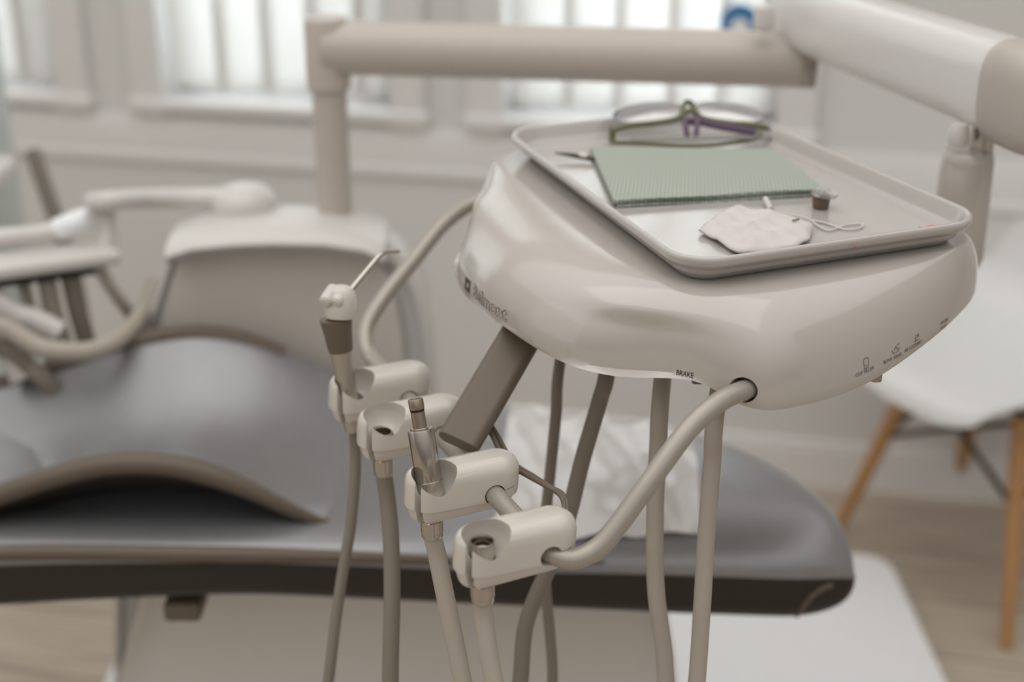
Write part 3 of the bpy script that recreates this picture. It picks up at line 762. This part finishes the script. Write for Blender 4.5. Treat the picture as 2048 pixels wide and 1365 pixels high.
# sprung arm coming forward to the delivery head
ba = thing('balance_arm', 'thick glossy white arm coming down from the upper right to the delivery head', 'equipment arm', px(1938, 275, 1.40))
f0 = px(1575, 18, 1.76); f1 = px(2024, 176, 1.35)
dd = (f1-f0).normalized(); sd = dd.cross(Vector((0, 0, 1))).normalized(); uu = sd.cross(dd)
rings = []
for t in [-.02, 0, .03, .25, .5, .75, 1.0]:
    p = f0+(f1-f0)*t; k = .9+.1*min(1, max(0, t*8)) if t >= 0 else .7
    ring = []
    for j in range(48):
        a = 2*PI*j/48; c, s_ = math.cos(a), math.sin(a); n_ = 2.0/3.4
        ring.append(p+sd*(.034*k*math.copysign(abs(c)**n_, c))+uu*((.0445 - .004*(1-t))*k*math.copysign(abs(s_)**n_, s_)))
    rings.append(ring)
link('arm_cover', loft(rings), M['armwhite'], ba, sharp=60)
rings = []
for (t, k, dz) in ((-.004, 1.0, 0), (0, 1.04, 0), (.015, 1.06, 0), (.045, 1.04, -.002), (.07, .95, -.004), (.083, .75, -.006), (.088, .4, -.007)):
    p = f1+dd*t
    rings.append([p+sd*(.035*k*math.copysign(abs(math.cos(2*PI*j/48))**.65, math.cos(2*PI*j/48)))+uu*(.0475*k*math.copysign(abs(math.sin(2*PI*j/48))**.65, math.sin(2*PI*j/48))+dz-.002) for j in range(48)])
link('end_cap', loft(rings), M['armend'], ba, sharp=60, label='beige rounded end cap of the white arm')
q = px(1962, 300, 1.40)
link('pivot_pin', lathe([(.0115, -.012), (.0115, .05)], q, (0, 0, 1), 24), M['steel'], ba, label='steel pivot pin')

# ================================================================== CUSPIDOR CABINET
YC = px(600, 600, 1.905).y
cab = thing('cuspidor_cabinet', 'wide beige fronted unit cabinet behind the dental chair', 'cabinet', Vector((px(580, 600, 2.02).x, 2.05, .05)))
def cpt(u, v): return ony(u, v, YC)
poly = [(232, 860), (262, 760), (293, 640), (318, 560), (343, 492), (372, 470), (450, 452), (560, 444), (660, 446), (745, 462), (800, 500), (835, 550), (856, 620), (866, 700), (872, 800), (874, 880)]
P = [cpt(u, v) for u, v in poly]
P = catmull(P, 4)
zlow = .063
P = [Vector((P[0].x-.06, P[0].y, zlow))]+P+[Vector((P[-1].x, P[-1].y, zlow))]
cc = Vector(((P[0].x+P[-1].x)/2, YC, .55))
def ring_c(sc, dy, sz=None): return [Vector((cc.x+(p.x-cc.x)*sc, p.y+dy, cc.z+(p.z-cc.z)*(sz or sc) if p.z > .1 else p.z)) for p in P]
link('cabinet_body', loft([ring_c(.93, .0), ring_c(.955, -.010), ring_c(.985, -.008), ring_c(1.0, .006), ring_c(1.0, .06), ring_c(.97, .07)]), M['cab'], cab, sharp=50)
link('front_panel', loft([ring_c(.85, -.008, .97), ring_c(.84, -.016, .965), ring_c(.5, -.016), ring_c(.05, -.016)], False, True), M['cabface'], cab, label='beige flat front panel')
# deck on top
deck = [(350, 486), (400, 470), (480, 462), (560, 459), (660, 461), (735, 472), (775, 490)]
D = [cpt(u, v) for u, v in deck]
dr = []
for p in D: dr.append([p+Vector((0, -.01, -.016)), p+Vector((0, -.050, -.012)), p+Vector((0, -.060, .000)), p+Vector((0, -.055, .008)), p+Vector((0, -.04, .014)), p+Vector((0, -.01, .018)), p+Vector((0, .05, .018)), p+Vector((0, .07, .010)), p+Vector((0, .075, -.012))])
link('deck', loft(dr), M['cab'], cab, sharp=60)
# ---- assistant arm pivoting on the deck
aa = thing('instrument_stand', 'slim white swing arm with a round pivot cap on the cabinet deck', 'equipment arm', px(485, 432, 2.0))
link('pivot_cap', lathe([(.036, -.022), (.044, -.018), (.044, -.008), (.042, .004), (.034, .014), (.018, .019), (.0001, .020)], px(487, 398, 1.90), (0, 0, 1), 36), M['cab'], aa)
link('pivot_neck', lathe([(.036, -.05), (.034, -.02)], px(487, 398, 1.90), (0, 0, 1), 30), M['arm'], aa)
link('arm_tube', tube([px(480, 396, 1.90), px(380, 396, 1.90), px(300, 397, 1.96), px(225, 401, 1.90), px(180, 406, 1.93)], lambda f: .0135 if f < .97 else .011, 20, 8, flat=1), M['cab'], aa)
link('drop_tube', tube([px(210, 405, 1.935), px(210, 440, 1.935), px(212, 470, 1.935), px(205, 500, 1.93)], .014, 18, 6), M['cab'], aa)
at = thing('assistant_holder', 'white assistant instrument shelf with its shadow as a dark strip below at the left edge', 'instrument holder', px(110, 530, 1.88))
s_a, s_b = px(-80, 543, 1.80), px(225, 503, 1.92)
dx = (s_b-s_a); Ls = dx.length; an = math.atan2(dx.y, dx.x); slope = math.asin(dx.z/Ls)
Rsh = Matrix.Rotation(an, 3, 'Z') @ Matrix.Rotation(-slope, 3, 'Y')
link('shelf', box((s_a+s_b)/2, (Ls, .07, .020), .008, Rsh, 4), M['cab'], at)
link('underside', box((s_a+s_b)/2+Vector((-.012, .004, -.0165)), (Ls-.03, .052, .016), .003, Rsh), M['leathershade'], at, label='dark strip standing for the shadow under the shelf')  # shelf shadow built as a dark box
# suction handles lying in the holder
h1 = thing('suction_handpiece', 'white suction handpiece lying across the assistant shelf', 'suction handpiece', px(80, 475, 1.90))
link('handle', tube([px(-60, 482, 1.84), px(20, 474, 1.86), px(80, 468, 1.88), px(125, 458, 1.89)], .0125, 18, 6), M['cab'], h1)
link('valve', tube([px(115, 460, 1.89), px(140, 450, 1.89), px(165, 440, 1.90), px(178, 440, 1.90)], lambda f: .0155 if f < .9 else .012, 18, 6), M['basewhite'], h1)
h2 = thing('suction_handpiece', 'white corrugated suction elbow above the left end of the dental chair', 'suction handpiece', px(20, 640, 1.86))
link('elbow', tube([px(-60, 575, 1.83), px(-10, 600, 1.83), px(30, 628, 1.84), px(70, 640, 1.85), px(120, 665, 1.86)], .0155, 18, 8), M['cab'], h2)
link('lower_handle', tube([px(10, 680, 1.85), px(35, 720, 1.85), px(50, 760, 1.85)], .019, 18, 6), M['armend'], h2)
# hoses
hs_list = [
 ([px(40, 545, 1.87), px(62, 620, 1.89), px(95, 700, 1.91), px(120, 780, 1.93), px(130, 860, 1.95)], .0085, 'hosel', 'pale grey suction hose nearest the left edge hanging from the shelf'),
 ([px(90, 540, 1.88), px(105, 620, 1.9), px(130, 700, 1.92), px(150, 790, 1.90), px(160, 860, 1.95)], .0125, 'hosel', 'thick pale suction hose hanging second from the left under the shelf'),
 ([px(135, 535, 1.89), px(155, 620, 1.91), px(180, 710, 1.93), px(195, 790, 1.95)], .0125, 'hose', 'darker suction hose hanging from the middle of the shelf'),
 ([px(195, 530, 1.9), px(225, 580, 1.92), px(262, 630, 1.95), px(285, 660, 1.98), px(330, 715, 2.0), px(350, 780, 2.0)], .0085, 'hosel', 'thin hose running from the right end of the shelf down towards the cabinet'),
]
for P_, r, m, lab in hs_list:
    solo(link('suction_hose', tube(P_, r, 14, 8), M[m]), lab, 'hose', 'suction hoses under the assistant shelf')
solo(link('suction_hose', tube([px(-40, 648, 1.80), px(10, 655, 1.80), px(50, 678, 1.80), px(85, 696, 1.8), px(130, 703, 1.8), px(180, 702, 1.81), px(230, 683, 1.83), px(270, 648, 1.87), px(295, 605, 1.95), px(310, 570, 1.99)], .0125, 16, 8), M['hosel']),
     'suction hose curving in a deep loop from the left edge up to the cabinet', 'hose', 'suction hoses under the assistant shelf')
solo(link('suction_hose', tube([px(-40, 690, 1.83), px(20, 700, 1.83), px(60, 735, 1.84), px(90, 760, 1.84), px(130, 800, 1.86)], .012, 16, 8), M['hose']),
     'short grey hose below the loop beside the chair back', 'hose', 'suction hoses under the assistant shelf')
# slanted dark post and pale column at the far left
sl_ = thing('operating_light_stand', 'pale equipment column with a slanted dark strut at the left edge', 'equipment column', Vector((px(10, 430, 2.45).x, px(10, 430, 2.45).y, 0)))
q = px(20, 300, 2.45)
link('column', box((q.x-.075, q.y, .53), (.13, .12, 1.06), .015), M['mist'], sl_)
link('strut', tube([px(66, 305, 2.40), px(90, 375, 2.38), px(120, 460, 2.36), px(150, 560, 2.34), px(170, 680, 2.32)], .013, 14, 6), M['strut'], sl_, label='dark slanted strut')
bx = px(0, 350, 2.2); link('shelf', box((bx.x-.06, bx.y, bx.z), (.14, .12, .035), .01), M['cab'], sl_)

# ================================================================== DENTAL CHAIR
ch = thing('dental_chair', 'dark grey leather dental chair reaching across the lower picture', 'dental chair', (-.1, 1.55, .03))
def interp(T, x):
    if x <= T[0][0]: return T[0][1]
    for (a, b), (c, d) in zip(T[:-1], T[1:]):
        if x <= c:
            t = (x-a)/(c-a); t = t*t*(3-2*t) if False else t
            return b+(d-b)*t
    return T[-1][1]
def smoothT(T, x, h=.03):
    return sum(interp(T, x+k*h/3) for k in (-3, -2, -1, 0, 1, 2, 3))/7
def slab_cushion(x0, x1, near, farr, zt, zbm, sag, endr0=.1, endr1=.1, nx=90, seg=56, ne=4.0):
    rings = []
    for i in range(nx+1):
        f = i/nx; f = .5-.5*math.cos(PI*f)
        x = x0+(x1-x0)*f
        k = 1
        if x > x1-endr1: k = max(.02, (1-((x-(x1-endr1))/endr1)**2.6))**(1/2.6) if x < x1 else .05
        if x < x0+endr0: k = max(.02, (1-(((x0+endr0)-x)/endr0)**2.6))**(1/2.6) if x > x0 else .05
        yn, yf = smoothT(near, x), smoothT(farr, x); yc, hw = (yn+yf)/2, (yf-yn)/2
        t_, b_ = smoothT(zt, x, .05), smoothT(zbm, x, .05); zc_, ht = (t_+b_)/2, (t_-b_)/2
        hw *= (.55+.45*k); ht *= k
        ring = []
        for j in range(seg):
            a = 2*PI*j/seg; c, s_ = math.cos(a), math.sin(a)
            yy = math.copysign(abs(c)**(2/ne), c); z_ = math.copysign(abs(s_)**(2/ne), s_)
            z = zc_+ht*z_
            if s_ > 0: z -= smoothT(sag, x, .14)*(1-yy*yy)**1.3*k
            elif s_ < 0 and len(sag) > 0 and sag[0][1] > .04: z -= smoothT(sag, x)*(1-yy*yy)**1.3*k
            ring.append(Vector((x, yc+hw*yy, z)))
        rings.append(ring)
    return loft(rings)
near = [(-1.3, 1.33), (-.5, 1.335), (0, 1.325), (.3, 1.315), (.37, 1.325)]
farr = [(-1.3, 1.76), (0, 1.72), (.15, 1.665), (.26, 1.60), (.33, 1.50), (.37, 1.42)]
ztop = [(-1.3, .65), (-.5, .664), (-.2, .662), (.0, .656), (.15, .660), (.30, .655), (.37, .645)]
zbot = [(-1.3, .52), (-.60, .548), (-.45, .560), (-.3, .572), (0, .558), (.2, .552), (.37, .555)]
seat = slab_cushion(-1.25, .378, near, farr, ztop, zbot, [(-1.3, .035), (-.5, .035), (-.3, .032), (-.1, .015), (.1, -.022), (.25, -.035), (.37, -.03)], .1, .085)
so = link('seat_cushion', seat, M['leather'], ch, sharp=0)
# darker side band of the upholstery
me = so.data; me.materials.append(M['leathershade'])
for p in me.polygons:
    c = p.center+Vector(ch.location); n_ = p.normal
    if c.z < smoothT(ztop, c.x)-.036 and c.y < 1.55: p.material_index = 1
pz_ = [(x, smoothT(near, x)-.0005, smoothT(ztop, x)-.020) for x in [-1.2+.05*i for i in range(31)]]
pz_ = [Vector(p) for p in pz_ if p[0] < .12]
link('seat_piping', tube(pz_, lambda f: .009 if f < .7 else .009-.0075*(f-.7)/.3, 12, 2), M['piping'], ch)  # piping thickened in brown to paint the warm sheen on the rolled edge
def on_mesh(me, loc, pts, lift=.001):
    bv_ = BVHTree.FromPolygons([v.co+loc for v in me.vertices], [tuple(p.vertices) for p in me.polygons]); out = []
    o = Vector((0, 0, CH))
    for u, v in pts:
        h = bv_.ray_cast(o, (px(u, v, 1)-o).normalized())[0]
        if h is not None: out.append(h-(h-o).normalized()*lift)
    return out
ep = on_mesh(me, Vector(ch.location), [(1572, 1264), (1592, 1232), (1616, 1200), (1642, 1178), (1664, 1170)], .0)
print('endpipe', len(ep))
if len(ep) > 2: link('end_piping', tube(ep, .0035, 10, 6), M['piping'], ch)
# raised wing shaped back cushion
bn = [(-1.2, 1.385), (-.2, 1.385)]; bf = [(-1.2, 1.74), (-.2, 1.72)]
bt = [(-1.2, .60), (-.8, .655), (-.62, .700), (-.53, .733), (-.45, .757), (-.37, .757), (-.30, .728), (-.24, .690), (-.16, .655)]
bb = [(-1.2, .565), (-.8, .62), (-.62, .667), (-.53, .702), (-.45, .727), (-.37, .726), (-.30, .702), (-.24, .667), (-.16, .635)]
back = slab_cushion(-1.15, -.17, bn, bf, bt, bb, [(-1.2, .07), (-.6, .070), (-.40, .095), (-.26, .04), (-.17, .0)], .1, .10, ne=3.2)
for v in back.vertices: v.co.z -= .030*max(0, 1-(v.co.y-1.385)/.33)-.004
bo = link('back_cushion', back, M['leather'], ch, sharp=0)
bo.data.materials.append(M['leathershade'])
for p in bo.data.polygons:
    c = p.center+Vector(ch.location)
    if p.normal.z < .1 and c.y < 1.45: p.material_index = 1  # cushion underside coloured dark to paint its shadow
bp = [Vector((x, 1.392, (smoothT(bt, x)+smoothT(bb, x))/2-.020)) for x in [-1.05+.04*i for i in range(23)]]
link('back_piping', tube(bp, lambda f: .0125 if f < .82 else .0125-.0095*(f-.82)/.18, 12, 2), M['piping'], ch)  # widened piping, its brown also paints the lit cushion edge
bp = [Vector((x, 1.712, smoothT(bt, x)-.012)) for x in [-1.05+.05*i for i in range(16)]]
link('back_piping', tube(bp, .011, 10, 2), M['piping'], ch)
# undercarriage and lift column
link('bracket', box(tuple(px(372, 1205, 1.62)), (.042, .05, .024), .006), M['slab'], ch)
b0, b1 = onz(300, 1210, .06), onz(1786, 1112, .06)
x0, x1 = -.66, .703; y0, y1 = 1.25, 2.30
def rr_plan(x0, x1, y0, y1, r, z, n=8):
    pts = []
    for (cx_, cy_, a0) in ((x1-r, y1-r, 0), (x0+r, y1-r, 90), (x0+r, y0+r, 180), (x1-r, y0+r, 270)):
        for k in range(n+1):
            a = math.radians(a0+90*k/n); pts.append(Vector((cx_+r*math.cos(a), cy_+r*math.sin(a), z)))
    return pts
link('pedestal', loft([rr_plan(-.62, .27, 1.44, 1.72, .05, .055), rr_plan(-.60, .25, 1.45, 1.71, .05, .07), rr_plan(-.50, .21, 1.49, 1.70, .06, .37), rr_plan(-.455, .185, 1.50, 1.69, .06, .505), rr_plan(-.44, .17, 1.52, 1.68, .05, .515), rr_plan(-.43, .16, 1.53, 1.67, .05, .57)]), M['basegloss'], ch)
link('base_plate', loft([rr_plan(x0, x1, y0, y1, .06, .0), rr_plan(x0, x1, y0, y1, .06, .05), rr_plan(x0+.004, x1-.004, y0+.004, y1-.004, .056, .058), rr_plan(x0+.02, x1-.02, y0+.02, y1-.02, .04, .062)]), M['basewhite'], ch)
# clear plastic film over the leg rest
fc = [px(1052, 798, 1.885), px(1385, 868, 1.80), px(1345, 1100, 1.66), px(1110, 1098, 1.66)]
sbv = BVHTree.FromPolygons([v.co+Vector(ch.location) for v in so.data.vertices], [tuple(p.vertices) for p in so.data.polygons])
def film():
    V = []; nx, ny = 34, 24
    for side in (0, 1):
        for i in range(nx+1):
            for j in range(ny+1):
                a, b_ = i/nx, j/ny
                x = .0+.225*a - .02*(1-b_); y = 1.345+.36*b_-.055*a*b_
                h_ = sbv.ray_cast(Vector((x, y, 1)), Vector((0, 0, -1)))[0]
                z = (h_.z if h_ else .60)+.007+.0030*math.sin(x*95+y*22)+.0018*math.sin(y*70-x*50)
                V.append(Vector((x, y, z-(.0015 if side else 0))))
    N1 = (nx+1)*(ny+1); Fc = []
    for i in range(nx):
        for j in range(ny):
            q = i*(ny+1)+j; Fc += [(q, q+1, q+ny+2, q+ny+1), (N1+q+ny+1, N1+q+ny+2, N1+q+1, N1+q)]
    return mesh(V, Fc)
solo(link('plastic_cover', film(), M['film'], sharp=0), 'creased clear plastic cover over the leg rest of the dental chair', 'plastic cover')

# ================================================================== WHITE SHELL CHAIR
pc_ = thing('shell_chair', 'white plastic shell chair on slanted wooden legs at the right edge', 'chair', (.80, 1.98, 0))
feet = [onz(1672, 1066, 0), onz(1910, 985, 0), onz(2012, 1296, 0)]
feet.append(feet[1]+feet[2]-feet[0])
cf = sum(feet, Vector())/4
ZL = .385
topsT = [cf.lerp(f, .56)+Vector((0, 0, ZL)) for f in feet]
legs = []
for f, t_ in zip(feet, topsT):
    link('leg', tube([f, f.lerp(t_, .4), f.lerp(t_, .8), t_], lambda q: .011+.006*min(1, q*1.6), 16, 3, smooth=False), M['wood'], pc_)
for a, b in ((0, 1), (1, 3), (3, 2), (2, 0)):
    A1 = feet[a].lerp(topsT[a], .60); B1 = topsT[b]+Vector((0, 0, -.01)); A2 = topsT[a]+Vector((0, 0, -.01)); B2 = feet[b].lerp(topsT[b], .60)
    link('wire_brace', join(tube([A1, B1], .006, 8, 1, False), tube([A2, B2], .006, 8, 1, False)), M['wire'], pc_)
link('brace_frame', join(*[tube([topsT[a]+Vector((0, 0, .004)), topsT[b]+Vector((0, 0, .004))], .005, 8, 1, False) for a, b in ((0, 1), (1, 3), (3, 2), (2, 0), (0, 3), (1, 2))]), M['wire'], pc_)
# shell: seat faces the camera's left, back rises to the right
fwd = ((feet[0]+feet[2])/2-(feet[1]+feet[3])/2).normalized(); sdv = Vector((-fwd.y, fwd.x, 0))
prof = [(.245, .392, .15), (.235, .415, .17), (.20, .428, .195), (.12, .420, .215), (.02, .408, .225), (-.08, .405, .23), (-.15, .425, .235), (-.20, .475, .235), (-.225, .54, .225), (-.245, .62, .205), (-.262, .70, .18), (-.275, .76, .14), (-.28, .79, .08)]
pr_ = catmull([Vector(p) for p in prof], 4)
V = []; ns = 20; TH = .006
grid = []
for side in (0, 1):
    for i, p in enumerate(pr_):
        f = i/(len(pr_)-1)
        for j in range(ns+1):
            b_ = 2*j/ns-1; arm_ = .045*sst(.12, .4, f)*(1-.5*sst(.8, 1, f))+.03
            lift = arm_*abs(b_)**3
            wx = p.z*b_
            pos = cf+fwd*(p.x+lift*.9*sst(.35, .7, f))+sdv*wx; pos.z = p.y+lift*(1-sst(.55, .8, f))
            if side: pos += fwd*(-TH*sst(.4, .6, f)) + Vector((0, 0, -TH*(1-sst(.4, .6, f))-.001))
            V.append(pos)
n1 = len(pr_)*(ns+1); Fc = []
R_ = len(pr_)
for i in range(R_-1):
    for j in range(ns):
        q = i*(ns+1)+j; Fc += [(q, q+1, q+ns+2, q+ns+1), (n1+q+ns+1, n1+q+ns+2, n1+q+1, n1+q)]
for i in range(R_-1):
    for j in (0, ns):
        q = i*(ns+1)+j; Fc.append((q, q+ns+1, n1+q+ns+1, n1+q))
for i in (0, R_-1):
    for j in range(ns):
        q = i*(ns+1)+j; Fc.append((q, q+1, n1+q+1, n1+q))
link('shell', mesh(V, Fc), M['shell'], pc_, sharp=60)
